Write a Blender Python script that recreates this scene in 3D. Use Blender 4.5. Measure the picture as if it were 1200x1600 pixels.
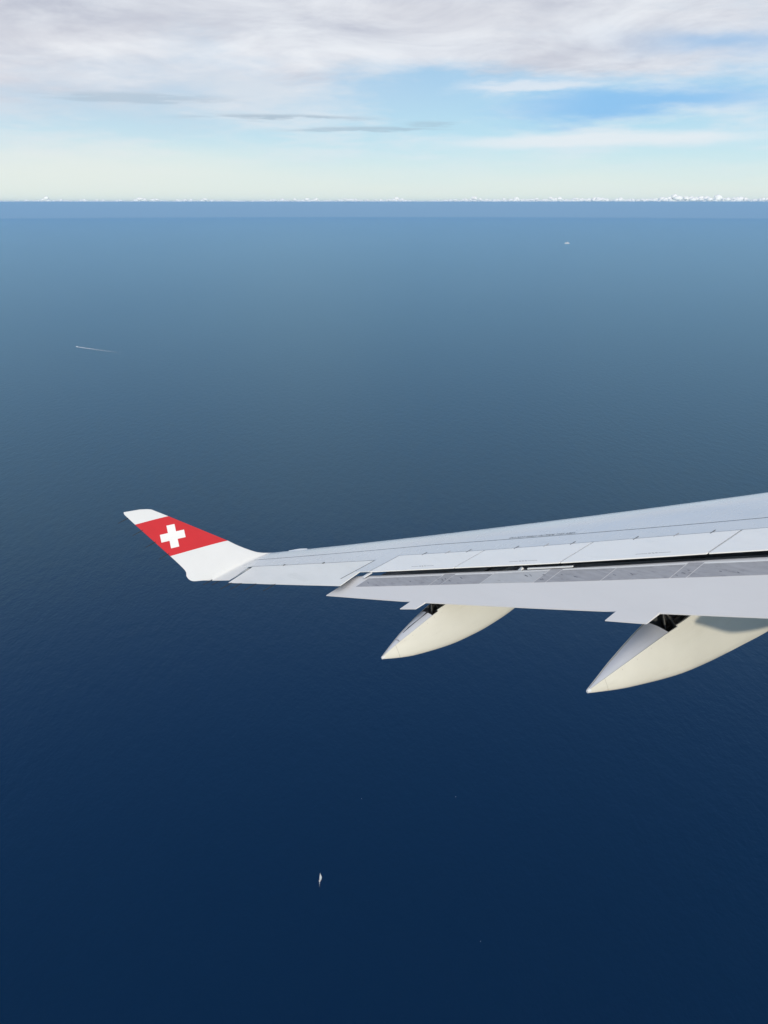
import bpy, bmesh, math, random
import numpy as np
from mathutils import Matrix, Vector
R = math.radians
random.seed(7); np.random.seed(7)
for o in list(bpy.data.objects):
    bpy.data.objects.remove(o)
scene = bpy.context.scene
COL = scene.collection

# ------------------------------------------------------------------ camera
ALT = 800.0                 # metres above the sea (world origin is the cabin window)
RE = 6.371e6
F_PX = 1290.0               # focal length in pixels of the 1600 px high photograph
PITCH = math.atan(484.0 / F_PX)
cam_d = bpy.data.cameras.new('camera'); cam = bpy.data.objects.new('camera', cam_d); COL.objects.link(cam)
cam.location = (0, 0, 0); cam.rotation_euler = (math.pi / 2 - PITCH, 0, 0)
cam_d.sensor_fit = 'VERTICAL'; cam_d.sensor_height = 34.6; cam_d.lens = 34.6 * F_PX / 1600.0
cam_d.clip_start = 0.2; cam_d.clip_end = 600000.0
scene.camera = cam

# ------------------------------------------------------------------ aircraft attitude (climbing left turn)
PSI, BANK, TH = R(57), R(24), R(12)
CAM_AC = Vector((-8.0, 2.45, 5.6))          # the window seat in aircraft axes (forward, left, up)
def attitude():
    B = Matrix(((math.sin(PSI), -math.cos(PSI), 0), (math.cos(PSI), math.sin(PSI), 0), (0, 0, 1)))
    return Matrix.Rotation(.0158, 3, 'X') @ B @ Matrix.Rotation(-TH, 3, 'Y') @ Matrix.Rotation(-BANK, 3, 'X')
ATT = attitude()

# ------------------------------------------------------------------ sun and sky
sun_dir = (ATT @ Vector((-.45, -1.0, -.165))).normalized()
SUN_EL = math.asin(sun_dir.z); SUN_AZ = math.atan2(sun_dir.x, sun_dir.y)
sl = bpy.data.lights.new('sun', 'SUN'); sl.energy = 2.4; sl.angle = R(1.2); sl.color = (1.0, .90, .72)
so = bpy.data.objects.new('sun', sl); COL.objects.link(so)
so.rotation_euler = (-sun_dir).to_track_quat('-Z', 'Y').to_euler()

scene.view_settings.view_transform = 'Standard'; scene.view_settings.look = 'None'
scene.view_settings.exposure = 0.0; scene.view_settings.gamma = 1.0
scene.view_settings.use_curve_mapping = False

world = bpy.data.worlds.new('World'); scene.world = world; world.use_nodes = True
class NT:
    """small wrapper to write node trees as expressions"""
    def __init__(s, tree): s.t = tree; s.n = tree.nodes; s.l = tree.links
    def put(s, sock, v):
        if isinstance(v, bpy.types.NodeSocket): s.l.new(v, sock)
        elif isinstance(v, (tuple, list)):
            sock.default_value = tuple(v) + ((1.0,) if len(v) == 3 and len(sock.default_value) == 4 else ())
        else: sock.default_value = v
    def m(s, op, a, b=None, c=None, clamp=False):
        n = s.n.new('ShaderNodeMath'); n.operation = op; n.use_clamp = clamp
        for i, v in enumerate((a, b, c)):
            if v is not None: s.put(n.inputs[i], v)
        return n.outputs[0]
    def step(s, v, a, b, lo=0.0, hi=1.0):
        n = s.n.new('ShaderNodeMapRange'); n.interpolation_type = 'SMOOTHSTEP'
        s.put(n.inputs[0], v); n.inputs[1].default_value = a; n.inputs[2].default_value = b
        n.inputs[3].default_value = lo; n.inputs[4].default_value = hi
        return n.outputs[0]
    def mix(s, f, a, b, mode='MIX'):
        n = s.n.new('ShaderNodeMix'); n.data_type = 'RGBA'; n.blend_type = mode
        s.put(n.inputs[0], f); s.put(n.inputs[6], a); s.put(n.inputs[7], b)
        return n.outputs[2]
    def vec(s, x, y, z=0.0):
        n = s.n.new('ShaderNodeCombineXYZ')
        for i, v in enumerate((x, y, z)): s.put(n.inputs[i], v)
        return n.outputs[0]
    def noise(s, v, scale, detail=4, rough=.5, dist=0.0):
        n = s.n.new('ShaderNodeTexNoise'); s.put(n.inputs['Vector'], v); n.inputs['Scale'].default_value = scale
        n.inputs['Detail'].default_value = detail; n.inputs['Roughness'].default_value = rough
        n.inputs['Distortion'].default_value = dist
        return n.outputs['Fac']
    def mapping(s, v, scale=(1, 1, 1), rot=(0, 0, 0), loc=(0, 0, 0)):
        n = s.n.new('ShaderNodeMapping'); s.put(n.inputs[0], v)
        n.inputs['Scale'].default_value = scale; n.inputs['Rotation'].default_value = rot; n.inputs['Location'].default_value = loc
        return n.outputs[0]

def build_sky():
    t = NT(world.node_tree); t.n.clear()
    S = 0.10
    k = 1 / S
    col = lambda r, g, b: (r * k, g * k, b * k)
    sky = t.n.new('ShaderNodeTexSky'); sky.sky_type = 'NISHITA'; sky.sun_disc = False
    sky.sun_elevation = SUN_EL; sky.sun_rotation = SUN_AZ; sky.altitude = ALT
    sky.air_density = 1.0; sky.dust_density = 0.6; sky.ozone_density = 1.5
    tc = t.n.new('ShaderNodeTexCoord'); sep = t.n.new('ShaderNodeSeparateXYZ'); t.l.new(tc.outputs['Generated'], sep.inputs[0])
    x, y, z = sep.outputs
    E = t.m('SUBTRACT', t.m('MULTIPLY', t.m('ARCSINE', z), 57.2958), .9)
    A = t.m('MULTIPLY', t.m('ARCTAN2', x, y), 57.2958)
    zz = t.m('ADD', t.m('MAXIMUM', z, 0.0), 0.12)
    px, py = t.m('DIVIDE', x, zz), t.m('DIVIDE', y, zz)
    P = t.vec(px, py, 0.0)
    wob = t.noise(P, 1.1, 6, .6)
    E2 = t.m('ADD', E, t.m('MULTIPLY', t.m('SUBTRACT', wob, .5), 3.4))
    E3 = t.m('ADD', E, t.m('MULTIPLY', t.m('SUBTRACT', wob, .5), 1.2))
    def blob(a0, e0, sa, se, tilt=0.0, EE=E2):   # soft elliptical patch around an azimuth and elevation, frayed by noise
        da = t.m('DIVIDE', t.m('SUBTRACT', A, a0), sa)
        ee = t.m('SUBTRACT', EE, t.m('ADD', t.m('MULTIPLY', t.m('SUBTRACT', A, a0), tilt), e0))
        de = t.m('DIVIDE', ee, se)
        r2 = t.m('ADD', t.m('MULTIPLY', da, da), t.m('MULTIPLY', de, de))
        return t.m('POWER', 2.71828, t.m('MULTIPLY', r2, -1.0))
    # clear air: the physical sky, paler towards the horizon where the view runs through thin veils
    c = t.mix(t.step(E, 16, 5, 0, .85), sky.outputs[0], col(.36, .63, .92))
    c = t.mix(t.step(E, 7.5, 1.0, 0, .9), c, col(.56, .82, .90))
    c = t.mix(t.step(E3, 3.2, -.6, 0, .92), c, col(.80, .87, .80))
    # thin white veils
    n2 = t.noise(t.mapping(P, (1, 1, 1), (0, 0, .12), (3.1, 7.7, 0)), 1.2, 10, .60)
    veil = t.m('MULTIPLY', t.step(n2, .40, .68), t.step(E, .5, 3.0, .1, .75))
    c = t.mix(veil, c, col(.76, .83, .89))
    # lavender murk to the left, where the deck comes lower
    c = t.mix(t.m('MULTIPLY', blob(-20, 6.0, 17, 2.6), .75), c, col(.66, .69, .76))
    # the deck of altostratus that covers the sky from a few degrees up
    n1 = t.noise(t.mapping(P, (1, 1, 1), (0, 0, -.10), (1.7, 2.3, 0)), 1.25, 10, .60)
    lift = t.step(E2, 2.0, 8.6, -.30, .34)
    gapm = blob(15.5, 4.7, 10.5, 1.15, .03)
    dens = t.m('SUBTRACT', t.m('SUBTRACT', t.m('ADD', n1, lift), t.m('MULTIPLY', gapm, .6)), t.m('MULTIPLY', blob(4, 5.2, 10, 1.5), .36))
    deck = t.step(dens, .36, .80)
    n3 = t.noise(t.mapping(P, (1, 1, 1), (0, 0, .05), (5, 1, 0)), 1.7, 10, .62, .5)
    n5 = t.noise(t.mapping(P, (1, 1, 1), (0, 0, -.2), (9, 4, 0)), .8, 4, .5)
    dc = t.mix(t.step(t.m('ADD', t.m('MULTIPLY', n3, .6), t.m('MULTIPLY', n5, .4)), .30, .66), col(.50, .51, .60), col(.88, .895, .93))
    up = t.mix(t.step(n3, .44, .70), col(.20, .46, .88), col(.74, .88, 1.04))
    dc = t.mix(t.step(E, 10, 14), dc, t.mix(t.step(E, 20, 38), up, col(.96, .96, .98)))  # unseen sky above: blue band, white overhead, shaped to tint sea and wing
    c = t.mix(t.m('MULTIPLY', blob(-20, 1.2, 15, 1.5, 0, E3), .55), c, col(.88, .88, .80))
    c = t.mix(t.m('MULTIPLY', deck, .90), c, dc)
    # a blue hole in the deck, with a white bank under it
    c = t.mix(t.m('MULTIPLY', t.step(gapm, .30, 1.0), t.m('SUBTRACT', .95, t.m('MULTIPLY', deck, .55))), c, col(.27, .55, .87))
    c = t.mix(t.m('MULTIPLY', blob(20, 7.8, 4.5, .55), .75), c, col(.30, .52, .80))
    c = t.mix(t.m('MULTIPLY', t.step(blob(13.5, 2.7, 11.0, .55, .01, E3), .15, .9), .85), c, col(.80, .86, .90))
    c = t.mix(t.m('MULTIPLY', t.step(blob(9, 5.7, 5, .5, .02), .2, .9), .7), c, col(.82, .85, .90))
    # grey streaks of lower cloud in front of the pale air
    n4 = t.noise(t.vec(t.m('MULTIPLY', A, .22), t.m('MULTIPLY', E, 2.2), 3.0), 1.0, 6, .6)
    for a0, e0, sa, se, f in ((-6.6, 4.05, 5.4, .20, .62), (-1.2, 3.42, 4.6, .17, .50), (-15, 5.0, 6, .30, .38), (3.0, 3.75, 1.7, .15, .35)):
        da = t.m('DIVIDE', t.m('SUBTRACT', A, a0), sa)
        de = t.m('DIVIDE', t.m('SUBTRACT', t.m('ADD', E, t.m('MULTIPLY', t.m('SUBTRACT', n4, .5), .8)), e0), se)
        r2 = t.m('ADD', t.m('MULTIPLY', da, da), t.m('MULTIPLY', de, de))
        b = t.m('POWER', 2.71828, t.m('MULTIPLY', r2, -1.0))
        c = t.mix(t.m('MULTIPLY', t.step(t.m('MULTIPLY', b, t.step(n4, .3, .6)), .08, .7), f), c, col(.36, .46, .56))
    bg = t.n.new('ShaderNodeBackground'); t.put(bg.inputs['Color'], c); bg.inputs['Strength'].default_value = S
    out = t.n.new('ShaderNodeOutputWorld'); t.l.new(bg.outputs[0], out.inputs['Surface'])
build_sky()

# ------------------------------------------------------------------ helpers
def tag(o, label=None, cat=None, group=None, kind=None):
    if label: o['label'] = label
    if cat: o['category'] = cat
    if group: o['group'] = group
    if kind: o['kind'] = kind
    return o
def link(name, verts, faces, mat, parent=None, smooth=False, sharp=None):
    me = bpy.data.meshes.new(name); me.from_pydata([tuple(map(float, v)) for v in verts], [], faces); me.update()
    bm = bmesh.new(); bm.from_mesh(me); bmesh.ops.remove_doubles(bm, verts=bm.verts, dist=1e-5)
    bmesh.ops.recalc_face_normals(bm, faces=bm.faces); bm.to_mesh(me); bm.free()
    o = bpy.data.objects.new(name, me); COL.objects.link(o)
    if mat: me.materials.append(mat)
    if parent: o.parent = parent
    if smooth:
        me.polygons.foreach_set('use_smooth', [True] * len(me.polygons))
        me.set_sharp_from_angle(angle=R(sharp or 35))
    return o
class MB:
    def __init__(s): s.v = []; s.f = []
    def add(s, v, f):
        k = len(s.v); s.v += [tuple(a) for a in v]; s.f += [tuple(i + k for i in q) for q in f]; return s
    def box(s, x0, x1, y0, y1, z0, z1):
        return s.add([(x0,y0,z0),(x1,y0,z0),(x1,y1,z0),(x0,y1,z0),(x0,y0,z1),(x1,y0,z1),(x1,y1,z1),(x0,y1,z1)],
                     [(0,3,2,1),(4,5,6,7),(0,1,5,4),(1,2,6,5),(2,3,7,6),(3,0,4,7)])
    def tube(s, a, b, r0, r1=None, n=8):
        r1 = r0 if r1 is None else r1
        a, b = Vector(a), Vector(b); d = (b - a).normalized(); u = d.orthogonal().normalized(); w = d.cross(u)
        v = [a + (u * math.cos(q) + w * math.sin(q)) * r0 for q in (2 * math.pi * i / n for i in range(n))]
        v += [b + (u * math.cos(q) + w * math.sin(q)) * r1 for q in (2 * math.pi * i / n for i in range(n))]
        return s.add(v, [(i, (i+1) % n, n + (i+1) % n, n + i) for i in range(n)] + [tuple(range(n))[::-1], tuple(range(n, 2*n))])
    def loft(s, rings, closed=True, caps=True):
        n = len(rings[0]); v = [p for r in rings for p in r]; f = []
        for i in range(len(rings) - 1):
            for j in range(n if closed else n - 1):
                f.append((i*n + j, i*n + (j+1) % n, (i+1)*n + (j+1) % n, (i+1)*n + j))
        if caps: f += [tuple(range(n)), tuple(range((len(rings)-1)*n, len(rings)*n))]
        return s.add(v, f)
    def build(s, name, mat, parent=None, smooth=False, sharp=None): return link(name, s.v, s.f, mat, parent, smooth, sharp)
def paint(name, c, rough=.35, coat=0.0, var=.05, scale=1.5, stretch=(1, 1, 1), metal=0.0, streak=None, bump=0.0, spec=.5):
    """procedural paint: base colour with blotches, optional dirt streaks and fine relief"""
    m = bpy.data.materials.new(name); m.use_nodes = True; t = NT(m.node_tree); b = t.n['Principled BSDF']
    tc = t.n.new('ShaderNodeTexCoord'); P = tc.outputs['Object']
    n = t.noise(t.mapping(P, stretch), scale, 6, .6)
    col = t.mix(t.step(n, .25, .75), tuple(q * (1 - var) for q in c), tuple(min(1, q * (1 + var)) for q in c))
    if streak:
        sc, dark, lo, hi, st = streak
        n2 = t.noise(t.mapping(P, st, (0, 0, 0), (4, 2, 1)), sc, 7, .68)
        col = t.mix(t.step(n2, lo, hi), col, dark)
    t.put(b.inputs['Base Color'], col); b.inputs['Metallic'].default_value = metal
    t.put(b.inputs['Roughness'], t.step(t.noise(P, scale * 3, 4), .2, .8, max(0, rough - .06), rough + .08))
    b.inputs['Coat Weight'].default_value = coat; b.inputs['Coat Roughness'].default_value = .12
    b.inputs['Specular IOR Level'].default_value = spec
    if bump:
        bn = t.n.new('ShaderNodeBump'); bn.inputs['Strength'].default_value = bump; bn.inputs['Distance'].default_value = .02
        t.put(bn.inputs['Height'], t.noise(P, scale * 2.2, 5)); t.l.new(bn.outputs[0], b.inputs['Normal'])
    return m

# ------------------------------------------------------------------ sea
def sea_z(x, y): return -ALT - (x * x + y * y) / (2 * RE)
def sea_material():
    # water body colour under a rough Fresnel reflection whose tint is deep blue at steep angles and pale at grazing ones
    m = bpy.data.materials.new('deep_sea_water'); m.use_nodes = True; t = NT(m.node_tree); t.n.clear()
    tc = t.n.new('ShaderNodeTexCoord'); P = tc.outputs['Object']
    big = t.noise(t.mapping(P, (1, .35, 1), (0, 0, .4)), .00022, 4, .5)
    wind = t.noise(t.mapping(P, (1, .3, 1), (0, 0, .5)), .0006, 5, .6)
    fine = t.noise(t.mapping(P, (1, .4, 1), (0, 0, .7)), .035, 5, .65)
    h = t.m('ADD', t.m('MULTIPLY', t.noise(t.mapping(P, (1, .45, 1), (0, 0, .6)), .05, 4, .6), 2.2),
            t.m('MULTIPLY', t.noise(t.mapping(P, (1, .6, 1), (0, 0, .3)), .16, 4, .6), 1.0))
    bn = t.n.new('ShaderNodeBump'); bn.inputs['Strength'].default_value = .5; bn.inputs['Distance'].default_value = 1.0
    t.put(bn.inputs['Height'], h)
    fr = t.n.new('ShaderNodeFresnel'); fr.inputs['IOR'].default_value = 1.41; t.l.new(bn.outputs[0], fr.inputs['Normal'])
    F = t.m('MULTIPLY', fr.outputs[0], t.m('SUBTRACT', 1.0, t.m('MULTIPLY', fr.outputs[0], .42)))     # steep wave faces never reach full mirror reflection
    d = t.n.new('ShaderNodeBsdfDiffuse')
    t.put(d.inputs['Color'], t.mix(t.step(big, .3, .7), (.00002, .0022, .017), (.00004, .0036, .023)))
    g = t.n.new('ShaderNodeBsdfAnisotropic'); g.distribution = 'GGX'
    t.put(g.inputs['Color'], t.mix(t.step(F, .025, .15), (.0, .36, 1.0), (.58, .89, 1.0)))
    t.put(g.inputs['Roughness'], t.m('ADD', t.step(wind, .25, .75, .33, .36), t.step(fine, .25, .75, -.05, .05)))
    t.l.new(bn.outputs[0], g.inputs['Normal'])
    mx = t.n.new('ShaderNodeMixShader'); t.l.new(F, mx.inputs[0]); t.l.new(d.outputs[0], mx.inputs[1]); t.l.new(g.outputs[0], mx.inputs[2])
    out = t.n.new('ShaderNodeOutputMaterial'); t.l.new(mx.outputs[0], out.inputs['Surface'])
    return m
def build_sea():
    rs = [0.0] + list(np.geomspace(120, 104000, 72)); n = 256
    v = [(0, 0, sea_z(0, 0))]; f = []
    for r in rs[1:]:
        for j in range(n):
            a = 2 * math.pi * j / n; v.append((r * math.cos(a), r * math.sin(a), sea_z(r, 0)))
    for j in range(n): f.append((0, 1 + j, 1 + (j+1) % n))
    for i in range(len(rs) - 2):
        for j in range(n):
            f.append((1 + i*n + j, 1 + (i+1)*n + j, 1 + (i+1)*n + (j+1) % n, 1 + i*n + (j+1) % n))
    o = link('sea', v, f, sea_material(), smooth=True)
    if o.data.polygons[0].normal.z < 0: o.data.flip_normals()
    tag(o, 'open deep blue sea reaching to the horizon', None, None, 'structure')
build_sea()

# ------------------------------------------------------------------ wing: surfaces in aircraft axes x forward, y outboard (left), z up
wing = bpy.data.objects.new('aircraft_wing', None); COL.objects.link(wing)
wing.matrix_world = Matrix.Translation(-(ATT @ CAM_AC)) @ ATT.to_4x4()
tag(wing, 'light grey airliner wing with red winglet, flap and two pale fairings below', 'wing')

def pl(o, L):
    L = sorted(L)
    for i in range(len(L) - 1):
        if o <= L[i+1][0] or i == len(L) - 2:
            (a, b), (c, d) = L[i], L[i+1]; return b + (d - b) * (o - a) / (c - a)
def S(x, o):         # upper surface of the wing aft of the front spar
    c = (29 - o) * math.tan(R(31)) - x
    return (o - 3) * math.tan(R(5)) + 1.6 * (o / 29) ** 2 - c * math.tan(R(2.5 * (1 - o / 29) + .5))
PAN = [(25.8, -1.57), (20.35, 1.28), (13.41, 4.45), (3, 9.2)]
HNG = [(25.31, -1.81), (21.3, .07), (3, 8.6)]                       # aileron hinge line
SLE = [(20.83, .49), (18.64, 1.49), (16.27, 2.61), (13.58, 3.86), (3, 8.75)]
STE = [(21.3, -.62), (20.74, -.38), (18.56, .61), (16.18, 1.66), (13.52, 2.88), (3, 7.5)]
FTE = [(21.25, -1.53), (18.58, -.68), (16.14, .15), (13.29, 1.12), (11.62, 1.67), (3, 4.4)]
ATE = [(24.98, -2.71), (20.89, -1.21)]
def panx(o): return pl(o, PAN)
def lex(o): return -.9 + .6 * (26 - o)
def flap_z(x, o): return S(x, o) - .10 - .078 * (pl(o, [(20.74, -.38), (13.52, 2.87), (3, 7.5)]) - x)
def flap_top(x, o):
    xs = pl(o, STE); z = flap_z(x, o)
    d = x - (xs - .10 - .006 * (21 - o))      # the nose curves down under the spoilers
    return z - (1.6 * d * d if d > 0 else 0)

M = {}
M['skin'] = paint('grey_wing_paint', (.65, .665, .68), .26, .35, .035, .8, (1.2, .25, 1))
M['spoiler'] = paint('pale_spoiler_paint', (.86, .85, .83), .36, .10, .02, 1.5, (1.5, .4, 1), streak=(1.2, (.80, .79, .77), .56, .82, (4, .6, 1)))
M['aileron'] = paint('pale_aileron_paint', (.82, .81, .78), .38, .08, .035, 1.6, (1.5, .5, 1), streak=(1.2, (.72, .72, .69), .52, .80, (4, .5, 1)))
M['flap'] = paint('matt_flap_paint', (.70, .685, .685), .45, .0, .02, 1.2, (1.2, .3, 1), streak=(1.5, (.655, .64, .64), .58, .85, (5, .4, 1)))
M['worn'] = paint('worn_bare_flap_strip', (.34, .34, .365), .50, .0, .10, 3.0, (5, .6, 1), streak=(3.0, (.17, .17, .19), .50, .80, (4, 1.0, 1)))
M['worn_light'] = paint('lightly_worn_flap_strip', (.46, .465, .485), .50, .0, .07, 3.0, (5, .6, 1), streak=(3.2, (.36, .36, .38), .58, .85, (4, 1.0, 1)))
M['white'] = paint('white_winglet_paint', (.70, .71, .72), .32, .3, .02, 1.5)
M['red'] = paint('red_livery_paint', (.56, .010, .018), .40, .06, .04, 2.0)
M['cross'] = paint('white_cross_paint', (.82, .82, .81), .34, .2, .02, 3.0)
M['fairing'] = paint('cream_fairing_paint', (.69, .665, .585), .36, .10, .03, 1.3, (1, 1, 1), streak=(1.3, (.60, .57, .485), .50, .85, (.5, 1, 3)))
M['fairing_top'] = paint('grey_fairing_top', (.63, .63, .66), .42, .0, .05, 2.0, (1, 2, 1))
M['core'] = paint('dark_primer_and_shade', (.06, .065, .07), .6, 0, .2, 4.0)
M['lower'] = paint('grey_lower_skin', (.50, .52, .54), .4, .1, .04, 1.2)
M['mech'] = paint('greasy_mechanism_metal', (.04, .04, .038), .45, 0, .3, 14.0, metal=.5)
M['steel'] = paint('dull_steel', (.13, .13, .12), .40, 0, .15, 12.0, metal=.6)
M['black'] = paint('black_rubber', (.018, .018, .02), .5, 0, .1, 8.0)
M['stencil'] = paint('dark_stencil_ink', (.10, .11, .13), .5, 0, .1, 20.0)
M['stencil_pale'] = paint('faded_stencil_ink', (.36, .36, .38), .5, 0, .1, 20.0)
M['lens'] = paint('clear_white_lens', (.86, .87, .88), .15, .5, .01, 5.0)

def plate(name, mat, o0, o1, xf, xa, zf, th_f, th_a, parent=wing, no=24, nx=6, uspace=None, lip=0.0):
    """a panel: upper face on zf between the lines xf(o) ahead and xa(o) behind, with real thickness; edges eased by lip"""
    mb = MB(); us = [i / nx for i in range(nx + 1)]
    def P(o, u, dz):
        x = xa(o) + (xf(o) - xa(o)) * u; return (x, o, zf(x, o) + dz)
    rows = []
    lo = o0 if callable(o0) else (lambda u: o0)
    hi = o1 if callable(o1) else (lambda u: o1)
    for i in range(no + 1):
        ring = []; oo = lambda u: lo(u) + (hi(u) - lo(u)) * i / no
        for u in us:
            e = 0.0
            if lip and (u in (us[0], us[-1])): e = -lip
            ring.append(P(oo(u), u, e))
        for u in reversed(us): ring.append(P(oo(u), u, -(th_a + (th_f - th_a) * u)))
        rows.append(ring)
    mb.loft(rows)
    return mb.build(name, mat, parent, True, 30)

G = .016        # half of a panel gap
# dark inner structure: closed box under the skins from the nose to the rear spar
def wing_box():
    mb = MB(); rows = []
    for i in range(49):
        o = 3 + (25.7 - 3) * i / 48; t = .22 + .30 * (26 - o) / 12; tn = .14 + .16 * (26 - o) / 12
        xl, xp = lex(o), panx(o); xr = min(pl(o, HNG) if o > 21 else 99, pl(o, SLE) if o < 21.6 else 99) - .06
        if o > 21: xr = max(pl(o, HNG) + .04, -9)
        ring = []
        for x in np.linspace(xr, xp, 6): ring.append((x, o, S(x, o) - .045))
        for u in np.sin(np.linspace(.15, math.pi / 2, 10)):
            x = xp + u * (xl - xp - .12); ring.append((x, o, S(x, o) - .07 - tn * (1 - math.sqrt(max(0, 1 - u * u)))))
        for u in np.cos(np.linspace(.2, math.pi / 2, 8)):
            x = xp + u * (xl - xp - .12); ring.append((x, o, S(x, o) - .07 - tn - (t - tn) * math.sqrt(max(0, 1 - u * u))))
        for x in np.linspace(xp, xr, 5)[1:]: ring.append((x, o, S(x, o) - .05 - t + .3 * t * (xp - x) / max(.3, xp - xr)))
        rows.append(ring)
    mb.loft(rows); mb.build('wing_box', M['core'], wing, True, 40)
wing_box()
# nose skin: from the panel joint over the leading edge to the lower surface
def nose_skin():
    mb = MB(); rows = []
    for i in range(73):
        o = 3 + (26.02 - 3) * i / 72; t = .14 + .16 * (26 - o) / 12
        xl, xp = lex(o), panx(o) + G; ring = []
        for u in np.sin(np.linspace(0, math.pi / 2, 26)):
            x = xp + u * (xl - xp); ring.append((x, o, S(x, o) - t * (1 - math.sqrt(max(0, 1 - u * u)))))
        low = []
        for u in np.cos(np.linspace(0, math.pi / 2, 12))[1:]:
            x = xp + u * (xl - xp); ring.append((x, o, S(x, o) - t - .85 * t * math.sqrt(max(0, 1 - u * u)) * 1.6))
        ring += [(xp + .02, o, S(xp, o) - .05)]
        rows.append(ring)
    mb.loft(rows); return mb.build('nose_skin', M['skin'], wing, True, 50)
nose_skin()
# aft fixed skin between the joint and the spoilers or the aileron
def hinge(o):
    if o >= 21.32: return pl(o, HNG) + G
    return pl(o, SLE) + G
plate('aft_skin_panel', M['skin'], 21.32, 25.72, lambda o: panx(o) - G, lambda o: pl(o, HNG) + G, S, .03, .03, no=30)
plate('aft_skin_panel', M['skin'], 20.86, 21.316, lambda o: panx(o) - G, lambda o: pl(o, [(21.3, -.60), (20.74, -.36)]), S, .03, .02, no=6, nx=8)
plate('aft_skin_panel', M['skin'], 3.0, 20.856, lambda o: panx(o) - G, lambda o: pl(o, SLE) + G, S, .03, .03, no=80)
plate('lower_skin', M['lower'], 3.0, 21.2, lambda o: panx(o) + .3, lambda o: pl(o, STE) + .25, lambda x, o: S(x, o) - .36 - .018 * (21 - o), .02, .02, no=40)
plate('lower_skin', M['lower'], 21.3, 25.6, lambda o: panx(o) + .1, lambda o: pl(o, HNG) + .02, lambda x, o: S(x, o) - .30, .02, .02, no=20)
# rear spar web seen dark in the slot under the spoilers
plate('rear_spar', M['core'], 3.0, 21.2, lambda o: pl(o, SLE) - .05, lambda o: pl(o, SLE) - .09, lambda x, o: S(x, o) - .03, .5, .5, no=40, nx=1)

# spoilers
cuts = [20.83, 18.60, 16.225, 13.55, 10.7, 7.9, 5.0]
for i in range(len(cuts) - 1):
    a, b = cuts[i] - G, cuts[i+1] + G * (1 if i < 2 else 1.6)
    sp = plate('spoiler', M['spoiler'], b, a, lambda o: pl(o, SLE) - G, lambda o: pl(o, STE),
               lambda x, o: S(x, o) + .004, .05, .022, no=16, nx=8)
    # hinge slots breaking the joint ahead of each spoiler
    for fr in (.18, .42, .70):
        o = b + (a - b) * fr; x = pl(o, SLE)
        mb = MB(); mb.add([(x - .06, o - .012, S(x - .06, o) + .0085), (x + .10, o - .006, S(x + .10, o) + .0085), (x + .10, o + .012, S(x + .10, o) + .0085), (x - .06, o + .010, S(x - .06, o) + .0085)] +
                       [(x - .06, o - .012, S(x - .06, o) + .002), (x + .10, o - .006, S(x + .10, o) + .002), (x + .10, o + .012, S(x + .10, o) + .002), (x - .06, o + .010, S(x - .06, o) + .002)],
                       [(0,1,2,3), (4,7,6,5), (0,4,5,1), (1,5,6,2), (2,6,7,3), (3,7,4,0)])
        mb.build('hinge_slot', M['stencil'] if fr != .42 else M['stencil_pale'], sp)
    # faded stencil line near the trailing edge: rule, tiny lettering, rule
    mid = b + (a - b) * (.38 if i else .42); hw = .31 if i else .29
    mb = MB()
    def dash(o0, o1, dx, w):
        q = []
        for o in (o0, o1):
            x = pl(o, STE) + dx
            q += [(x - w, o), (x + w, o)]
        q = [q[0], q[1], q[3], q[2]]
        mb.add([(x, o, S(x, o) + .0072) for x, o in q] + [(x, o, S(x, o) + .003) for x, o in q],
               [(0,1,2,3), (7,6,5,4), (0,4,5,1), (1,5,6,2), (2,6,7,3), (3,7,4,0)])
    dash(mid - hw, mid - .10, .17, .005); dash(mid + .10, mid + hw, .17, .005)
    for k in range(9): dash(mid - .09 + k * .021, mid - .078 + k * .021, .165 + .008 * ((k * 7) % 3), .012)
    mb.build('stencil_mark', M['stencil_pale'], sp)

# aileron
ail = plate('aileron', M['aileron'], lambda u: 20.93 + .405 * u, lambda u: 24.98 + .31 * u, lambda o: pl(o, HNG) - G, lambda o: pl(o, ATE), lambda x, o: S(x, o) - .002 , .03, .012, no=24, nx=8)
for o in (24.2, 22.9):
    x = pl(o, HNG)
    mb2 = MB(); mb2.box(x - .03, x + .03, o - .03, o + .03, S(x, o) - .01, S(x, o) + .012); mb2.build('hinge_cover', M['steel'], ail)
# slit at the inboard end of the aileron with its rubber seal
mb = MB(); rings = []
for x in np.linspace(.02, -1.0, 12):
    o = 21.33 + (x - .02) * .02; rings.append([(x, o - .008, S(x, o) - .02), (x, o + .008, S(x, o) - .02), (x, o + .008, S(x, o) + .004), (x, o - .008, S(x, o) + .004)])
mb.loft(rings); mb.build('edge_seal', M['black'], wing)

# flap
def flap_body():
    mb = MB(); rows = []
    for i in range(61):
        o = 3.0 + (21.25 - 3.0) * i / 60; xt = pl(o, FTE); xn = pl(o, STE) + .42
        ring = []
        for x in np.linspace(xt, xn, 22): ring.append((x, o, flap_top(x, o)))
        zn = flap_top(xn, o)
        ring += [(xn + .05, o, zn - .06), (xn + .03, o, zn - .14)]
        for u in np.linspace(0, 1, 6): ring.append((xn - .06 + (xt - xn + .06) * u, o, (zn - .20) * (1 - u) + (flap_top(xt, o) - .018) * u))
        rows.append(ring)
    mb.loft(rows); return mb.build('flap', M['flap'], wing, True, 30)
flap = flap_body()
BLO = [(20.73, -.92), (17.53, .49), (16.27, 1.02), (15.01, 1.56), (13.76, 2.10), (12.29, 2.72), (3, 6.7)]
BUP = [(20.77, -.55), (18.66, .41), (17.61, .86), (16.4, 1.43), (15.14, 1.96), (13.82, 2.55), (12.53, 3.08), (3, 7.2)]
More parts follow.
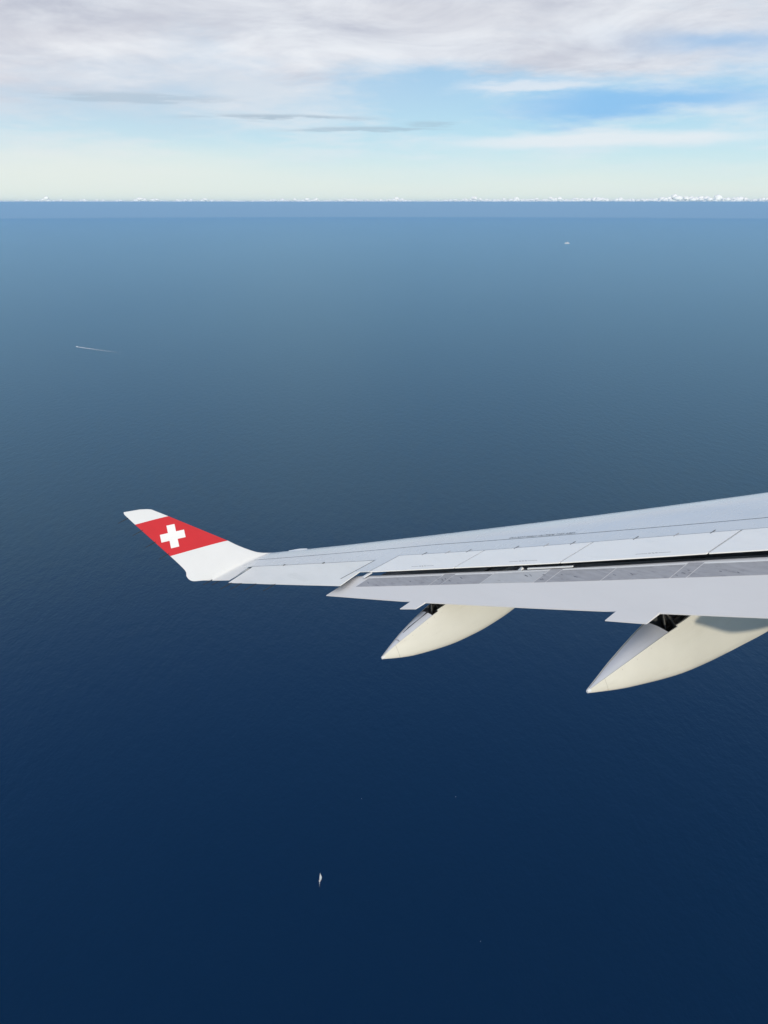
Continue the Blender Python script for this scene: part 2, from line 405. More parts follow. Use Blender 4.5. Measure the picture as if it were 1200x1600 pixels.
strips = [(20.75, 18.80, 'worn', 0), (18.78, 18.52, 'worn', .05), (18.50, 17.58, 'worn', 0), (17.56, 16.40, 'worn_light', 0), (16.38, 16.14, 'worn', .05), (16.12, 15.06, 'worn', 0),
          (15.04, 13.84, 'worn', 0), (13.82, 13.56, 'worn', .06), (13.54, 11.3, 'worn', 0), (11.28, 8.6, 'worn_light', 0)]
for a, b, mt, ex in strips:
    plate('wear_strip', M[mt], b, a, lambda o, ex=ex: pl(o, BUP) + ex, lambda o: pl(o, BLO), lambda x, o: flap_z(x, o) + .004, .006, .006, flap, no=8, nx=3)
    if not ex and a < 20.9:
        plate('edge_highlight', M['white'], b, a, lambda o: pl(o, BUP) + .05, lambda o: pl(o, BUP) + .012, lambda x, o: flap_z(x, o) + .007, .006, .006, flap, no=8, nx=1)  # white strip paints the highlight along the band's upper edge
# scuffs and small fittings on the worn strips
rs = random.Random(3)
for a, b, mt, ex in strips[:9]:
    for k in range(5 if ex else 3):
        o = b + (a - b) * rs.uniform(.12, .88); x0, x1 = pl(o, BLO), pl(o, BUP); x = x0 + (x1 - x0) * rs.uniform(.12, .6)
        L = rs.uniform(.03, .11); mb = MB(); w = rs.uniform(.004, .008); sk = rs.uniform(-.3, .6)
        q = [(x, o), (x + L * sk - w, o + L), (x + L * sk + w, o + L), (x + w * 2, o)]
        mb.add([(p, s, flap_z(p, s) + .008) for p, s in q] + [(p, s, flap_z(p, s) + .002) for p, s in q], [(0,1,2,3), (7,6,5,4), (0,4,5,1), (1,5,6,2), (2,6,7,3), (3,7,4,0)])
        mb.build('fastener_cover', M['stencil_pale'] if k % 2 else M['stencil'], flap)
# trailing edge tabs beside the fairings
for o0, o1, xa0, xa1 in ((18.25, 18.64, -.83, -1.00), (13.30, 14.05, .78, .56)):
    plate('trailing_edge_tab', M['flap'], o0, o1, lambda o: pl(o, FTE) + .03, lambda o: xa0 + (xa1 - xa0) * (o - o0) / (o1 - o0),
          lambda x, o: flap_z(x, o) + .003, .03, .014, flap, no=4, nx=2)
# white strip and wedge added as sunlit glints in the slot under the spoilers
plate('sunlit_slot_strip', M['white'], 15.97, 16.90, lambda o: pl(o, STE) - .015, lambda o: pl(o, STE) - .05, lambda x, o: flap_z(x, o) + .030, .022, .022, wing, no=6, nx=1)
o = 17.07; x = pl(o, STE) - .02; z = flap_z(x, o)
MB().add([(x - .05, o - .05, z - .01), (x + .05, o - .05, z - .01), (x + .05, o + .06, z - .01), (x - .05, o + .09, z - .01), (x + .02, o - .05, z + .045), (x + .05, o + .02, z + .045)], [(0,1,2,3), (0,4,1), (2,5,3), (0,3,5,4), (1,4,5,2)]).build('sunlit_slot_wedge', M['white'], wing)
plate('end_seal', M['white'], 20.84, 20.92, lambda o: -.36, lambda o: -.60, lambda x, o: flap_z(x, o) + .05 , .03, .02, wing, no=2, nx=2)

# flap track fairings
def fairing(stations, oc, open_from, open_to, cover_from):
    """stations: x, half width, near top z, far top z, keel z (tail first)"""
    def ring(st, inset=0.0):
        x, hw, zn, zf, zk = st; hw = max(.006, hw - inset); zk = zk + inset; out = []
        for k in range(17):                                   # from the near rim down round the keel to the far rim
            q = k / 16; a = math.pi * q
            cx = -math.cos(a); s = math.sin(a)
            e = abs(cx) ** .55 * (1 if cx > 0 else -1)
            zt = zn * (1 - q) + zf * q
            out.append((x, oc + hw * e, zt + (zk - zt) * s ** .75))
        return out
    # finer interpolation between stations
    xs = np.array([s[0] for s in stations]); tab = np.array(stations)
    def at(x):
        i = int(np.clip(np.searchsorted(xs, x) - 1, 0, len(xs) - 2)); t = (x - xs[i]) / (xs[i+1] - xs[i])
        def tang(j):
            a, b = max(0, j - 1), min(len(xs) - 1, j + 1); return (tab[b] - tab[a]) / (xs[b] - xs[a])
        h = xs[i+1] - xs[i]; m0, m1 = tang(i) * h, tang(i+1) * h
        v = (2*t**3 - 3*t*t + 1) * tab[i] + (t**3 - 2*t*t + t) * m0 + (-2*t**3 + 3*t*t) * tab[i+1] + (t**3 - t*t) * m1
        v[0] = x; return v
    X = np.linspace(xs[0], xs[-1], 44)
    outer = [ring(at(x)) for x in X]; inner = [ring(at(x), .022) for x in X]
    mb = MB(); n = 17
    mb.loft(outer, False, False); mb.v += [p for r in inner for p in r]
    k = len(X) * n
    for j in range(len(X) - 1):
        mb.add([], []); mb.f.append((j*n, (j+1)*n, k + (j+1)*n, k + j*n)); mb.f.append((j*n + 16, k + j*n + 16, k + (j+1)*n + 16, (j+1)*n + 16))
    mb.f.append(tuple(range(n))); mb.f.append(tuple(range(k - n, k)))
    f = mb.build('flap_track_fairing', M['fairing'], wing, True, 38)
    MB().loft([ring(at(x), .024) for x in X], False, False).build('shade_lining', M['core'], f, True, 40)  # dark walls put the throat's shade into the colour
    # tail cap and top cover
    mc = MB(); rows = []
    for x in np.linspace(xs[0] + .01, open_from, 24):
        s = at(x); r = []
        hw = max(.004, s[1] - .004)
        for q in np.linspace(0, 1, 7):
            z = s[2] * (1 - q) + s[3] * q + .03 * math.sin(math.pi * q) * min(1, hw / .2) - .006; r.append((x, oc - hw + 2 * hw * q, z))
        for q in np.linspace(1, 0, 7): r.append((x, oc - hw + 2 * hw * q, s[2] * (1 - q) + s[3] * q - .022))
        rows.append(r)
    mc.loft(rows); mc.build('top_cover', M['fairing_top'], f, True, 40)
    s0 = at(xs[0]); mt = MB(); mt.tube((xs[0] - .015, oc, (s0[3] + s0[4]) / 2), (xs[0] + .05, oc, (s0[3] + s0[4]) / 2), .028, .040, 10); mt.build('tail_cap', M['white'], f, True, 40)
    return f, at
F1 = [(-1.97, .018, 1.005, 1.01, .955), (-1.6, .085, 1.11, 1.14, .80), (-1.25, .150, 1.19, 1.245, .685), (-.45, .235, 1.345, 1.435, .515), (.1, .255, 1.38, 1.49, .46), (.6, .26, 1.42, 1.50, .445), (1.4, .26, 1.45, 1.52, .50), (2.2, .24, 1.48, 1.54, .70), (3.0, .17, 1.52, 1.56, 1.08), (3.5, .05, 1.55, 1.58, 1.45)]
F2 = [(-.45, .020, .01, .02, -.04), (-.1, .085, .055, .085, -.185), (.3, .155, .105, .165, -.335), (1.35, .25, .19, .36, -.65), (2.1, .265, .21, .42, -.795), (3.0, .28, .45, .55, -.91), (3.92, .29, .5, .6, -1.0), (5.0, .28, .5, .6, -.98), (6.2, .22, .5, .58, -.60), (7.2, .06, .5, .55, .20)]
f1, at1 = fairing(F1, 18.25, -.62, 0, 0)
f2, at2 = fairing(F2, 13.85, 1.42, 0, 0)
F3 = [(x + .58, w * 1.05, a - .62, b - .62, k - .62 - .35 * max(0, min(1, (x + .45) / 1.0))) for x, w, a, b, k in F2]
f3, at3 = fairing(F3, 9.3, 2.6, 0, 0)
def fairing_details(f, at, oc, x0, x1, xseam):
    s = at(xseam); mb = MB(); rows = []
    for x in (xseam, xseam + .008):
        q = at(x); r = []
        for k in range(25):
            a = math.pi * k / 24; cx = -math.cos(a); e = abs(cx) ** .55 * (1 if cx > 0 else -1); zt = q[2] * (1 - k / 24) + q[3] * k / 24
            r.append((x, oc + (q[1] + .0025) * e, zt + (q[4] - .0025 - zt) * math.sin(a) ** .75))
        rows.append(r)
    mb.loft(rows, False, False); mb.build('panel_seam', M['seam'], f)
    for k in range(9):
        x = x0 + (x1 - x0) * (k + .5) / 9; q = at(x); z = q[2] - .055 - .01 * (k % 2)
        MB().tube((x, oc - q[1] * .985 + .01, z), (x, oc - q[1] * .985 - .006, z), .0075, n=6).build('fastener', M['seam'], f)
M['seam'] = paint('aged_sealant', (.46, .44, .38), .5, 0, .08, 9.0)
fairing_details(f1, at1, 18.25, -1.5, .3, -1.62)
fairing_details(f2, at2, 13.85, 0.1, 3.2, -.10)
# rub strip (lip) on the near rim and the mechanism in the open throat
def throat(f, at, oc, x0, x1, cov):
    s = at(x0)
    mb = MB(); rows = []
    for x in np.linspace(x0 - .02, x1, 6):
        q = at(x); rows.append([(x, oc - q[1] - .004, q[2] - .06), (x, oc - q[1] + .03, q[2] - .06), (x, oc - q[1] + .03, q[2] + .035), (x, oc - q[1] - .004, q[2] + .035)])
    mb.loft(rows); mb.build('rim_lip', M['fairing'], f)
    mb = MB(); rows = []
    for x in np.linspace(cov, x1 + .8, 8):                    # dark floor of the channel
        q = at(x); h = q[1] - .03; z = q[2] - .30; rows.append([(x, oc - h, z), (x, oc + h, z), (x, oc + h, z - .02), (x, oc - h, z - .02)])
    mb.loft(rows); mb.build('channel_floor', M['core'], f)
    q = at(x0)
    rods = [((cov + .10, oc - .06, q[2] - .14), (x1 + .5, oc - .08, q[2] + .05), .032, 'steel'), ((cov + .06, oc + .09, q[2] - .12), (x1 + .5, oc + .06, q[2] + .08), .040, 'mech'),
            ((x0 + .05, oc - .17, q[2] - .10), (x0 + .18, oc + .17, q[3] + .02), .020, 'steel'), ((x0 - .12, oc, q[2] - .2), (x0 + .02, oc + .02, q[3] + .06), .028, 'mech'),
            ((x0 + .25, oc - .10, q[2] - .22), (x0 + .10, oc + .12, q[3] + .06), .024, 'mech')]
    for a, b, r, m in rods: MB().tube(a, b, r, n=10).build('actuator_rod', M[m], f, True, 40)
    mb = MB(); mb.box(x0 + .12, x0 + .30, oc - .03, oc + .03, q[2] - .25, q[2] + .02); mb.build('hinge_bracket', M['steel'], f)
    mb = MB(); mb.box(x0 + .02, x0 + .10, oc + .08, oc + .17, q[2] - .2, q[3] + .01); mb.build('hinge_bracket', M['mech'], f)
throat(f1, at1, 18.25, -.45, .05, -.64)
throat(f2, at2, 13.85, 1.66, 2.12, 1.40)
# black wedge on the small fairing's cover paints in slot shade; plus joint line
mb = MB(); rows = []
for x, w in ((-1.30, .004), (-1.0, .035), (-.60, .085)):
    q = at1(x); z = (q[2] + q[3]) / 2 + .026; rows.append([(x, 18.29 - w, z), (x, 18.29 + w, z), (x, 18.29 + w, z - .02), (x, 18.29 - w, z - .02)])
mb.loft(rows); mb.build('slot_shade_wedge', M['black'], f1)
mb = MB(); q = at1(-1.5); mb.box(-1.51, -1.50, 18.25 - q[1] * .8, 18.25 + q[1] * .8, q[2] - .01, (q[2] + q[3]) / 2 + .022); mb.build('joint_line', M['stencil_pale'], f1)

# winglet, canted sixty degrees, in three painted sections
WG = R(60); W0 = Vector((0, 25.9, 3.25))
def wp(x, h, d=0.0):   # point on the winglet plane at height h, d metres towards the fuselage side
    return Vector((x, W0.y + h * math.cos(WG) - d * math.sin(WG), W0.z + h * math.sin(WG) + d * math.cos(WG)))
def wsec(le, te, nrm, tc=.085):
    le, te = Vector(le), Vector(te); c = (le - te).length; up = []; lo = []
    for k in range(17):
        s = .5 * (1 - math.cos(math.pi * k / 16))                # 0 at nose
        y = 5 * tc * (.2969 * math.sqrt(s) - .126 * s - .3516 * s * s + .2843 * s**3 - .1036 * s**4) * c * .5
        y = max(y, .004); p = le + (te - le) * s
        up.append(p + nrm * y); lo.append(p - nrm * y)
    return up + lo[::-1]
NW = Vector((0, -math.sin(WG), math.cos(WG)))
def nblend(t): 
    g = R(8) + (WG - R(8)) * t; return Vector((0, -math.sin(g), math.cos(g)))
def Sp(x, o, dz=0): return Vector((x, o, S(x, o) + dz))
LEc = [Sp(-.92, 25.90, -.085), wp(-1.10, -.02, .0), wp(-1.24, .06), wp(-1.38, .17), wp(-1.57, .385), wp(-1.75, .62), wp(-1.91, .87)]
TEc = [Sp(-2.62, 25.20, -.03), wp(-2.85, -.11), wp(-3.10, .03), wp(-3.40, .17), wp(-3.475, .36), wp(-3.43, .58), wp(-3.585, 1.17)]
def smooth_curve(L, n):
    out = []
    for i in range(len(L) - 1):
        p0, p1, p2, p3 = L[max(0, i-1)], L[i], L[i+1], L[min(len(L)-1, i+2)]
        for k in range(n):
            t = k / n; out.append(.5 * (2*p1 + (p2 - p0)*t + (2*p0 - 5*p1 + 4*p2 - p3)*t*t + (3*p1 - p0 - 3*p2 + p3)*t**3))
    return out + [L[-1]]
LEs, TEs = smooth_curve(LEc, 6), smooth_curve(TEc, 6)
root = [wsec(a, b, nblend(min(1, (i / (len(LEs) - 1)) / .62) ** 1.0), .07) for i, (a, b) in enumerate(zip(LEs, TEs))]
winglet = MB().loft(root).build('winglet', M['white'], wing, True, 40)
def lerp(a, b, t): return a + (b - a) * t
band = [wsec(wp(lerp(-1.91, -3.05, t), lerp(.87, 2.40, t)), wp(lerp(-3.585, -4.01, t), lerp(1.17, 2.57, t)), NW, .07) for t in np.linspace(0, 1, 7)]
MB().loft(band).build('red_band', M['red'], winglet, True, 40)
tip = []
for t in np.linspace(0, 1, 12):
    lx, lh = lerp(-3.05, -3.46, t), lerp(2.40, 2.93, t); tx, th = lerp(-4.01, -4.16, t), lerp(2.57, 3.10, t)
    if t > .8: q = ((t - .8) / .2) ** 2; lx -= .22 * q; lh += .05 * q; tx += .04 * q
    tip.append(wsec(wp(lx, lh), wp(tx, th), NW, .07 * (1 - .6 * max(0, t - .8) / .2)))
MB().loft(tip).build('winglet_tip', M['white'], winglet, True, 40)
# white cross on the red band, a thin proud plate
def band_pt(px, ph, d): return wp(px, ph, d)
def thick_at(x, h):
    t = (h - .87) / (2.40 - .87); lx = lerp(-1.91, -3.05, t); tx = lerp(-3.585, -4.01, t); c = lx - tx; s = min(.98, max(.02, (lx - x) / c))
    return 5 * .07 * (.2969 * math.sqrt(s) - .126 * s - .3516 * s * s + .2843 * s**3 - .1036 * s**4) * c * .5
Minv = ATT.transposed()
def on_winglet(px, py):
    d = Minv @ Vector(((px - 600) / F_PX, math.cos(PITCH) + (800 - py) / F_PX * math.sin(PITCH), -math.sin(PITCH) + (800 - py) / F_PX * math.cos(PITCH)))
    t = (W0 + NW * .05 - CAM_AC).dot(NW) / d.dot(NW); P = CAM_AC + d * t
    return P.x, (P - W0).dot(Vector((0, math.cos(WG), math.sin(WG))))
T_, B_, L_, R_ = (np.array(on_winglet(*q)) for q in ((266.4, 819.2), (273.8, 854.2), (250.8, 841.0), (288.6, 832.8)))
cc = (T_ + B_ + L_ + R_) / 4; ua = (T_ - B_) / 2; va = (R_ - L_) / 2; w = .335
cr = [(-w, 1), (w, 1), (w, w), (1, w), (1, -w), (w, -w), (w, -1), (-w, -1), (-w, -w), (-1, -w), (-1, w), (-w, w)]
top = []; bot = []
for b, a in cr:
    q = cc + ua * a + va * b; y = thick_at(*q); top.append(wp(q[0], q[1], y + .006)); bot.append(wp(q[0], q[1], y - .006))
n = 12
mb = MB(); mb.v = [tuple(p) for p in top + bot]
mb.f = [(0,1,2,11), (11,2,5,8), (2,3,4,5), (8,5,6,7), (10,11,8,9)] + [(i, n + i, n + (i+1) % n, (i+1) % n) for i in range(n)]
mb.build('white_cross', M['cross'], winglet)

# static discharge wicks
def wick(p, L=.30, dz=-.02):
    p = Vector(p); o = MB().tube(p + Vector((.03, 0, 0)), p + Vector((-L, .01, dz)), .012, .008, 6).build('static_wick', M['black'], wing)
for x, h in ((-4.12, 2.86), (-3.92, 2.30), (-3.77, 1.78), (-3.61, 1.26)): wick(wp(x, h), .30, -.03)
for x, h in ((-2.72, -.18), (-2.93, -.06)): wick(wp(x, h), .26)
for o in (24.86, 24.46, 23.88, 23.16): wick((pl(o, ATE), o, S(pl(o, ATE), o) - .012), .36)
# tip light on the leading edge
MBl = MB(); rows = []
for o in np.linspace(24.75, 25.3, 6):
    x = lerp(panx(o), lex(o), .80); z = S(x, o) - .085; r = .035 * (1 - .6 * abs(o - 25.0) / .3)
    rows.append([(x + r * 1.6 * math.cos(a), o, z + r * math.sin(a) + .03) for a in np.linspace(0, 2 * math.pi, 9)[:-1]])
MBl.loft(rows); MBl.build('tip_light', M['lens'], wing, True, 40)
# stencilled warning along the joint
def wing_text(body, o0, o1, off, mat, size_ratio=None):
    cu = bpy.data.curves.new('stencil_lettering', 'FONT'); cu.body = body; cu.size = 1.0; cu.resolution_u = 2
    tmp = bpy.data.objects.new('tmp_lettering', cu); COL.objects.link(tmp)
    dg = bpy.context.evaluated_depsgraph_get(); me = bpy.data.meshes.new_from_object(tmp.evaluated_get(dg))
    bpy.data.objects.remove(tmp)
    xs = [v.co.x for v in me.vertices]; x0, x1 = min(xs), max(xs)
    sc = (o0 - o1) / (x1 - x0)
    for v in me.vertices:
        o = o0 - (v.co.x - x0) * sc; x = panx(o) + off + v.co.y * sc * 1.25
        u = (x - panx(o)) / (lex(o) - panx(o)); t = .14 + .16 * (26 - o) / 12
        v.co = (x, o, S(x, o) - t * (1 - math.sqrt(max(0, 1 - u * u))) + .0035)
    me.name = 'stencil_lettering'; ob = bpy.data.objects.new('stencil_lettering', me); COL.objects.link(ob); me.materials.append(mat); ob.parent = wing
wing_text('DO NOT WALK OUTSIDE THIS AREA', 18.50, 17.02, .035, M['stencil'])

# ------------------------------------------------------------------ boats and their wakes
def boat_frame(px, py):
    """the point of the sea seen in this direction"""
    d = Vector(((px - 600) / F_PX, math.cos(PITCH) + (800 - py) / F_PX * math.sin(PITCH), -math.sin(PITCH) + (800 - py) / F_PX * math.cos(PITCH)))
    t = ALT / -d.z
    for _ in range(30): p = d * t; t = (ALT + (p.x**2 + p.y**2) / (2 * RE)) / -d.z
    return d * t
Mb = {'hull': paint('white_boat_hull', (.80, .80, .79), .35, .2, .03, .5), 'deck': paint('teak_deck', (.42, .33, .22), .6, 0, .1, 2.0), 'sail': paint('white_sail_cloth', (.90, .90, .88), .7, 0, .02, .3),
      'spar': paint('grey_alloy_spar', (.35, .36, .37), .4, 0, .05, 2.0, metal=.7), 'win': paint('dark_boat_glass', (.03, .04, .05), .1, 0, .1, 2.0), 'blue': paint('dark_blue_hull', (.03, .05, .10), .4, 0, .1, .2)}
def hull(L, Bm, H, n=14, sheer=.25, z0=-.3):
    rows = []
    for i in range(n + 1):
        u = i / n; w = Bm / 2 * (1 - (max(0, u - .35) / .65) ** 2.2) * (.80 + .2 * min(1, u / .3)); w = max(w, .02); x = -L / 2 + L * u + (0 if u < 1 else 0)
        zt = H * (1 + sheer * max(0, u - .4))
        rows.append([(x, -w, zt), (x, -w * .92, zt * .45), (x, -w * .5, z0), (x, w * .5, z0), (x, w * .92, zt * .45), (x, w, zt)])
    return rows
def boat_root(name, p, heading, label, cat):
    e = bpy.data.objects.new(name, None); COL.objects.link(e); e.location = p; e.rotation_euler = (0, 0, heading); return tag(e, label, cat)
def foam(name, alpha_scale, lo, hi):
    m = bpy.data.materials.new(name); m.use_nodes = True; t = NT(m.node_tree); b = t.n['Principled BSDF']
    b.inputs['Base Color'].default_value = (.88, .90, .92, 1); b.inputs['Roughness'].default_value = .7
    tc = t.n.new('ShaderNodeTexCoord'); uv = tc.outputs['UV']; sep = t.n.new('ShaderNodeSeparateXYZ'); t.l.new(uv, sep.inputs[0])
    n = t.noise(t.mapping(tc.outputs['Object'], (1, 1, 1)), alpha_scale, 5, .65)
    along = t.m('POWER', t.m('SUBTRACT', 1.0, sep.outputs[0], clamp=True), 1.3)
    ed = t.m('SUBTRACT', 1.0, t.m('POWER', t.m('ABSOLUTE', t.m('SUBTRACT', t.m('MULTIPLY', sep.outputs[1], 2.0), 1.0)), 2.0), clamp=True)
    a = t.m('MULTIPLY', t.m('MULTIPLY', along, ed), t.step(n, lo, hi, .6, 1.0), clamp=True)
    t.put(b.inputs['Alpha'], a)
    return m
def wake(name, p, heading, L, w0, w1, label, curve=0.0, mat=None, zoff=.25):
    n = 40; me = bpy.data.meshes.new(name); v = []; f = []; uvs = []
    for i in range(n + 1):
        u = i / n; x = -L * u; w = lerp(w0, w1, u ** .7); yc = curve * u * u
        for q in (-1, -.5, 0, .5, 1):
            X = p.x + x * math.cos(heading) - (yc + w / 2 * q) * math.sin(heading); Y = p.y + x * math.sin(heading) + (yc + w / 2 * q) * math.cos(heading)
            v.append((X - p.x, Y - p.y, sea_z(X, Y) + zoff - p.z)); uvs.append((u, (q + 1) / 2))
    for i in range(n):
        for j in range(4): f.append((i*5 + j, (i+1)*5 + j, (i+1)*5 + j + 1, i*5 + j + 1))
    me.from_pydata(v, [], f); me.update(); uvl = me.uv_layers.new(name='UVMap')
    for lp in me.loops: uvl.data[lp.index].uv = uvs[lp.vertex_index]
    o = bpy.data.objects.new(name, me); COL.objects.link(o); o.location = p; me.materials.append(mat); tag(o, label, None, None, 'stuff'); return o

# sailing yacht, heeling slightly, seen from above
p = boat_frame(501, 1374)
yh = R(74)
y = boat_root('sailing_yacht', p, yh, 'white sailing yacht with raised sails on dark blue water below the wing', 'sailboat')
y.rotation_euler = (R(-2), 0, yh); y.scale = (.58, .58, .60)
MB().loft(hull(13.5, 4.0, 1.3)).build('hull', Mb['hull'], y, True, 40)
mb = MB(); rows = []
for r in hull(13.2, 3.6, 1.3): rows.append([(r[0][0], r[0][1] * .93, r[0][2] + .04), (r[5][0], r[5][1] * .93, r[5][2] + .04)])
mb.loft(rows, False, False); mb.build('deck', Mb['hull'], y)
mb = MB(); mb.box(-5.6, -2.4, -.9, .9, 1.36, 1.5); mb.build('cockpit', Mb['deck'], y)
mb = MB(); mb.loft([[(-2.3, -1.0, 1.3), (-2.3, 1.0, 1.3), (-2.3, .8, 1.95), (-2.3, -.8, 1.95)], [(1.8, -.7, 1.4), (1.8, .7, 1.4), (1.6, .5, 1.75), (1.6, -.5, 1.75)]]); mb.build('cabin', Mb['hull'], y)
MB().tube((.9, 0, 1.2), (.6, 0, 18.2), .14, .08).build('mast', Mb['spar'], y)
MB().tube((.8, 0, 2.9), (-4.6, .9, 3.0), .12, .10).build('boom', Mb['spar'], y)
def sail(name, pts, belly):
    A, Bq, Cq = (Vector(q) for q in pts); n = 10; v = []; f = []
    for i in range(n + 1):
        for j in range(n + 1):
            s = i / n; tt = j / n; q = A.lerp(Bq, tt) * (1 - s) + Cq * s; q.y += belly * 4 * tt * (1 - tt) * (1 - s) * .6 + belly * s * (1 - s); v.append(q)
    for i in range(n):
        for j in range(n): f.append((i*(n+1) + j, i*(n+1) + j + 1, (i+1)*(n+1) + j + 1, (i+1)*(n+1) + j))
    mb = MB(); mb.add(v, f); o = mb.build(name, Mb['sail'], y, True, 60); md = o.modifiers.new('cloth', 'SOLIDIFY'); md.thickness = .03; return o
sail('mainsail', ((.75, 0, 3.1), (-4.6, .9, 3.2), (.6, 0, 17.8)), 1.0)
sail('jib', ((6.4, 0, 1.8), (.2, 1.7, 2.0), (.75, .05, 15.5)), 1.0)
fm_small = foam('yacht_foam', .25, .40, .62); fm_big = foam('boat_foam', .03, .35, .6); fm_ship = foam('ship_foam', .02, .35, .6)
wake('yacht_wake', p + Vector((-3.5 * math.cos(yh), -3.5 * math.sin(yh), 0)), R(92), 11, .7, 1.4, 'faint foam wake trailing behind the sailing yacht', 0, fm_small)

# speedboat with a long white wake
p = boat_frame(120, 542); q = boat_frame(215, 556)
hd = math.atan2(p.y - q.y, p.x - q.x)
s = boat_root('speedboat', p, hd, 'tiny white speedboat heading left at the start of its wake', 'boat')
MB().loft(hull(18, 5.2, 2.0)).build('hull', Mb['hull'], s, True, 40)
mb = MB(); mb.loft([[(-4, -1.7, 1.9), (-4, 1.7, 1.9), (-3.6, 1.4, 3.6), (-3.6, -1.4, 3.6)], [(3.4, -1.2, 2.1), (3.4, 1.2, 2.1), (1.6, 1.0, 3.5), (1.6, -1.0, 3.5)]]); mb.build('cabin', Mb['hull'], s)
mb = MB(); mb.loft([[(2.3, -1.12, 2.7), (2.3, 1.12, 2.7), (1.75, 1.02, 3.42), (1.75, -1.02, 3.42)], [(2.75, -1.1, 2.75), (2.75, 1.1, 2.75), (1.82, 1.0, 3.46), (1.82, -1.0, 3.46)]]); mb.build('windscreen', Mb['win'], s)
wake('speedboat_wake', p - Vector((math.cos(hd), math.sin(hd), 0)) * 6, hd, (p - q).length * .75, 16, 30, 'thin white wake line fading out behind the speedboat', -10, fm_big, .6)

# ship near the horizon
p = boat_frame(886, 381); hd = R(14)
s = boat_root('ferry_ship', p, hd, 'small white ship far out on the sea near the horizon', 'ship'); s.scale = (.68, .68, 1.0)
MB().loft(hull(165, 26, 16, 18, .2, -2)).build('hull', Mb['hull'], s, True, 40)
mb = MB(); mb.box(-62, 48, -11.5, 11.5, 15.5, 27); mb.build('superstructure', Mb['hull'], s)
mb = MB(); mb.box(-40, 42, -10, 10, 27, 34); mb.build('upper_deck', Mb['hull'], s)
mb = MB(); mb.box(34, 46, -13, 13, 30, 35.5); mb.build('bridge', Mb['hull'], s)
mb = MB(); mb.loft([[(-34, -4, 34), (-22, -4, 34), (-22, 4, 34), (-34, 4, 34)], [(-35, -3, 46), (-26, -3, 46), (-26, 3, 46), (-35, 3, 46)]]); mb.build('funnel', Mb['blue'], s)
MB().box(-56, 46, -11.56, -11.48, 20, 22.5).build('window_band', Mb['win'], s)
wake('ship_wake', p - Vector((math.cos(hd), math.sin(hd), 0)) * 80, hd, 700, 24, 60, 'faint pale wake behind the far white ship', 0, fm_ship, 1.5)

# a few scattered flecks of foam on the dark water
def whitecaps():
    rg = random.Random(21); mb = MB()
    spots = [(565, 1248), (712, 1245), (751, 1471)]
    for px, py in spots:
        c = boat_frame(px, py); L = rg.uniform(1.0, 2.2); a0 = rg.uniform(0, 3.1); ring = []
        for k in range(9):
            a = 2 * math.pi * k / 9; r = L * .5 * rg.uniform(.6, 1.2); u, w = r * math.cos(a), r * .5 * math.sin(a)
            ring.append((c.x + u * math.cos(a0) - w * math.sin(a0), c.y + u * math.sin(a0) + w * math.cos(a0), c.z + .12))
        mb.add(ring + [(c.x, c.y, c.z + .3)], [(k, (k+1) % 9, 9) for k in range(9)])
    o = mb.build('whitecaps', paint('sea_foam', (.7, .74, .76), .8, 0, .05, .5)); tag(o, 'tiny scattered flecks of white foam on the dark water', None, None, 'stuff')
whitecaps()

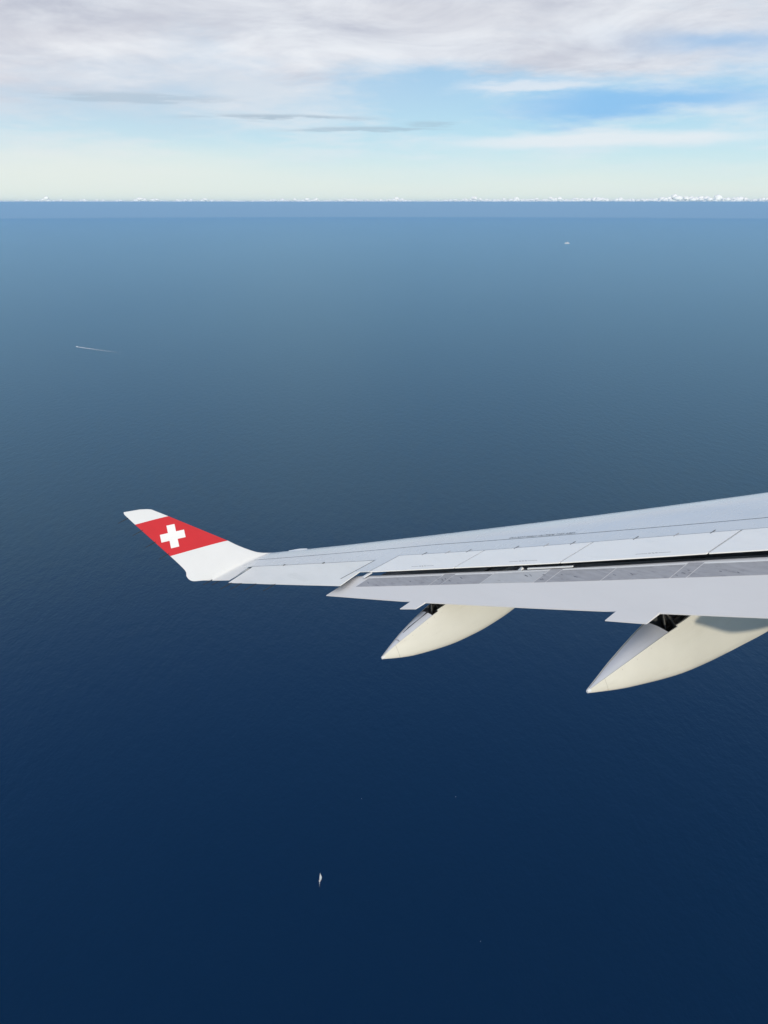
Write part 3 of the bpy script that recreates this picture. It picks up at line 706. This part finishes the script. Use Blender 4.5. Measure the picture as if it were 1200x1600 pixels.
# ------------------------------------------------------------------ cumulus beyond the horizon
def cumulus():
    ico = bmesh.new(); bmesh.ops.create_icosphere(ico, subdivisions=2, radius=1.0)
    bv = np.array([v.co[:] for v in ico.verts]); bf = np.array([[v.index for v in f.verts] for f in ico.faces]); ico.free()
    rg = np.random.default_rng(11); V = []; Fc = []; k = 0
    def puff(c, r, fl):
        nonlocal k
        d = bv * (1 + .16 * np.sin(bv @ rg.normal(size=(3, 3)) * 4 + rg.uniform(0, 6, 3)).sum(1, keepdims=True) / 2)
        v = d * np.array([r * 1.25, r * 1.1, r * fl]) + c; v[:, 2] = np.maximum(v[:, 2], c[2] - r * fl * .35)
        V.append(v); Fc.append(bf + k); k += len(v)
    for i in range(1000):
        x = rg.uniform(-72e3, 72e3); yy = rg.uniform(107.5e3, 116e3)
        az = math.degrees(math.atan2(x, yy))
        right = np.clip((az - 2) / 16, 0, 1); size = rg.lognormal(0, .38) * (220 + 170 * right)
        if az < 4 and rg.random() < .10: continue
        if rg.random() < .10: size *= 1.5
        if i > 560: size = rg.uniform(90, 170) + 60 * right
        W = size * rg.uniform(1.4, 3.2); base = rg.uniform(-30, 90) + 40 * right
        for j in range(int(rg.integers(6, 13))):
            px = x + rg.uniform(-1, 1) * W; h = 1 - abs(px - x) / W * .7
            r = size * rg.uniform(.28, .55) * (.5 + .6 * h)
            puff(np.array([px, yy + rg.uniform(-.5, .5) * W, base + rg.uniform(0, .75) * size * h]), r, rg.uniform(.6, .95))
    V = np.concatenate(V); Fc = np.concatenate(Fc)
    me = bpy.data.meshes.new('cumulus_bank'); me.from_pydata(V.tolist(), [], Fc.tolist()); me.update()
    me.polygons.foreach_set('use_smooth', [True] * len(me.polygons))
    m = bpy.data.materials.new('cumulus_white'); m.use_nodes = True; t = NT(m.node_tree); b = t.n['Principled BSDF']
    b.inputs['Base Color'].default_value = (.86, .87, .88, 1); b.inputs['Roughness'].default_value = 1.0; b.inputs['Specular IOR Level'].default_value = 0
    tc = t.n.new('ShaderNodeTexCoord'); bn = t.n.new('ShaderNodeBump'); bn.inputs['Strength'].default_value = .6; bn.inputs['Distance'].default_value = 120
    t.put(bn.inputs['Height'], t.noise(tc.outputs['Object'], .006, 5, .6)); t.l.new(bn.outputs[0], b.inputs['Normal'])
    me.materials.append(m); o = bpy.data.objects.new('cumulus_bank', me); COL.objects.link(o)
    tag(o, 'row of small white cumulus clouds along the horizon', None, None, 'stuff')
cumulus()

# ------------------------------------------------------------------ haze: one even box of air over the whole sea
def haze():
    mb = MB(); mb.box(-106000, 106000, -106000, 106000, -ALT - 104000**2 / (2 * RE) - 1.0, 40.0)
    m = bpy.data.materials.new('sea_haze'); m.use_nodes = True; m.node_tree.nodes.clear(); t = NT(m.node_tree)
    v = t.n.new('ShaderNodeVolumePrincipled'); v.inputs['Color'].default_value = (.32, .62, 1.0, 1); v.inputs['Density'].default_value = 2.4e-5
    v.inputs['Anisotropy'].default_value = 0.0
    out = t.n.new('ShaderNodeOutputMaterial'); t.l.new(v.outputs[0], out.inputs['Volume'])
    o = mb.build('haze', m); tag(o, 'thin pale haze lying over the sea', None, None, 'stuff')
haze()
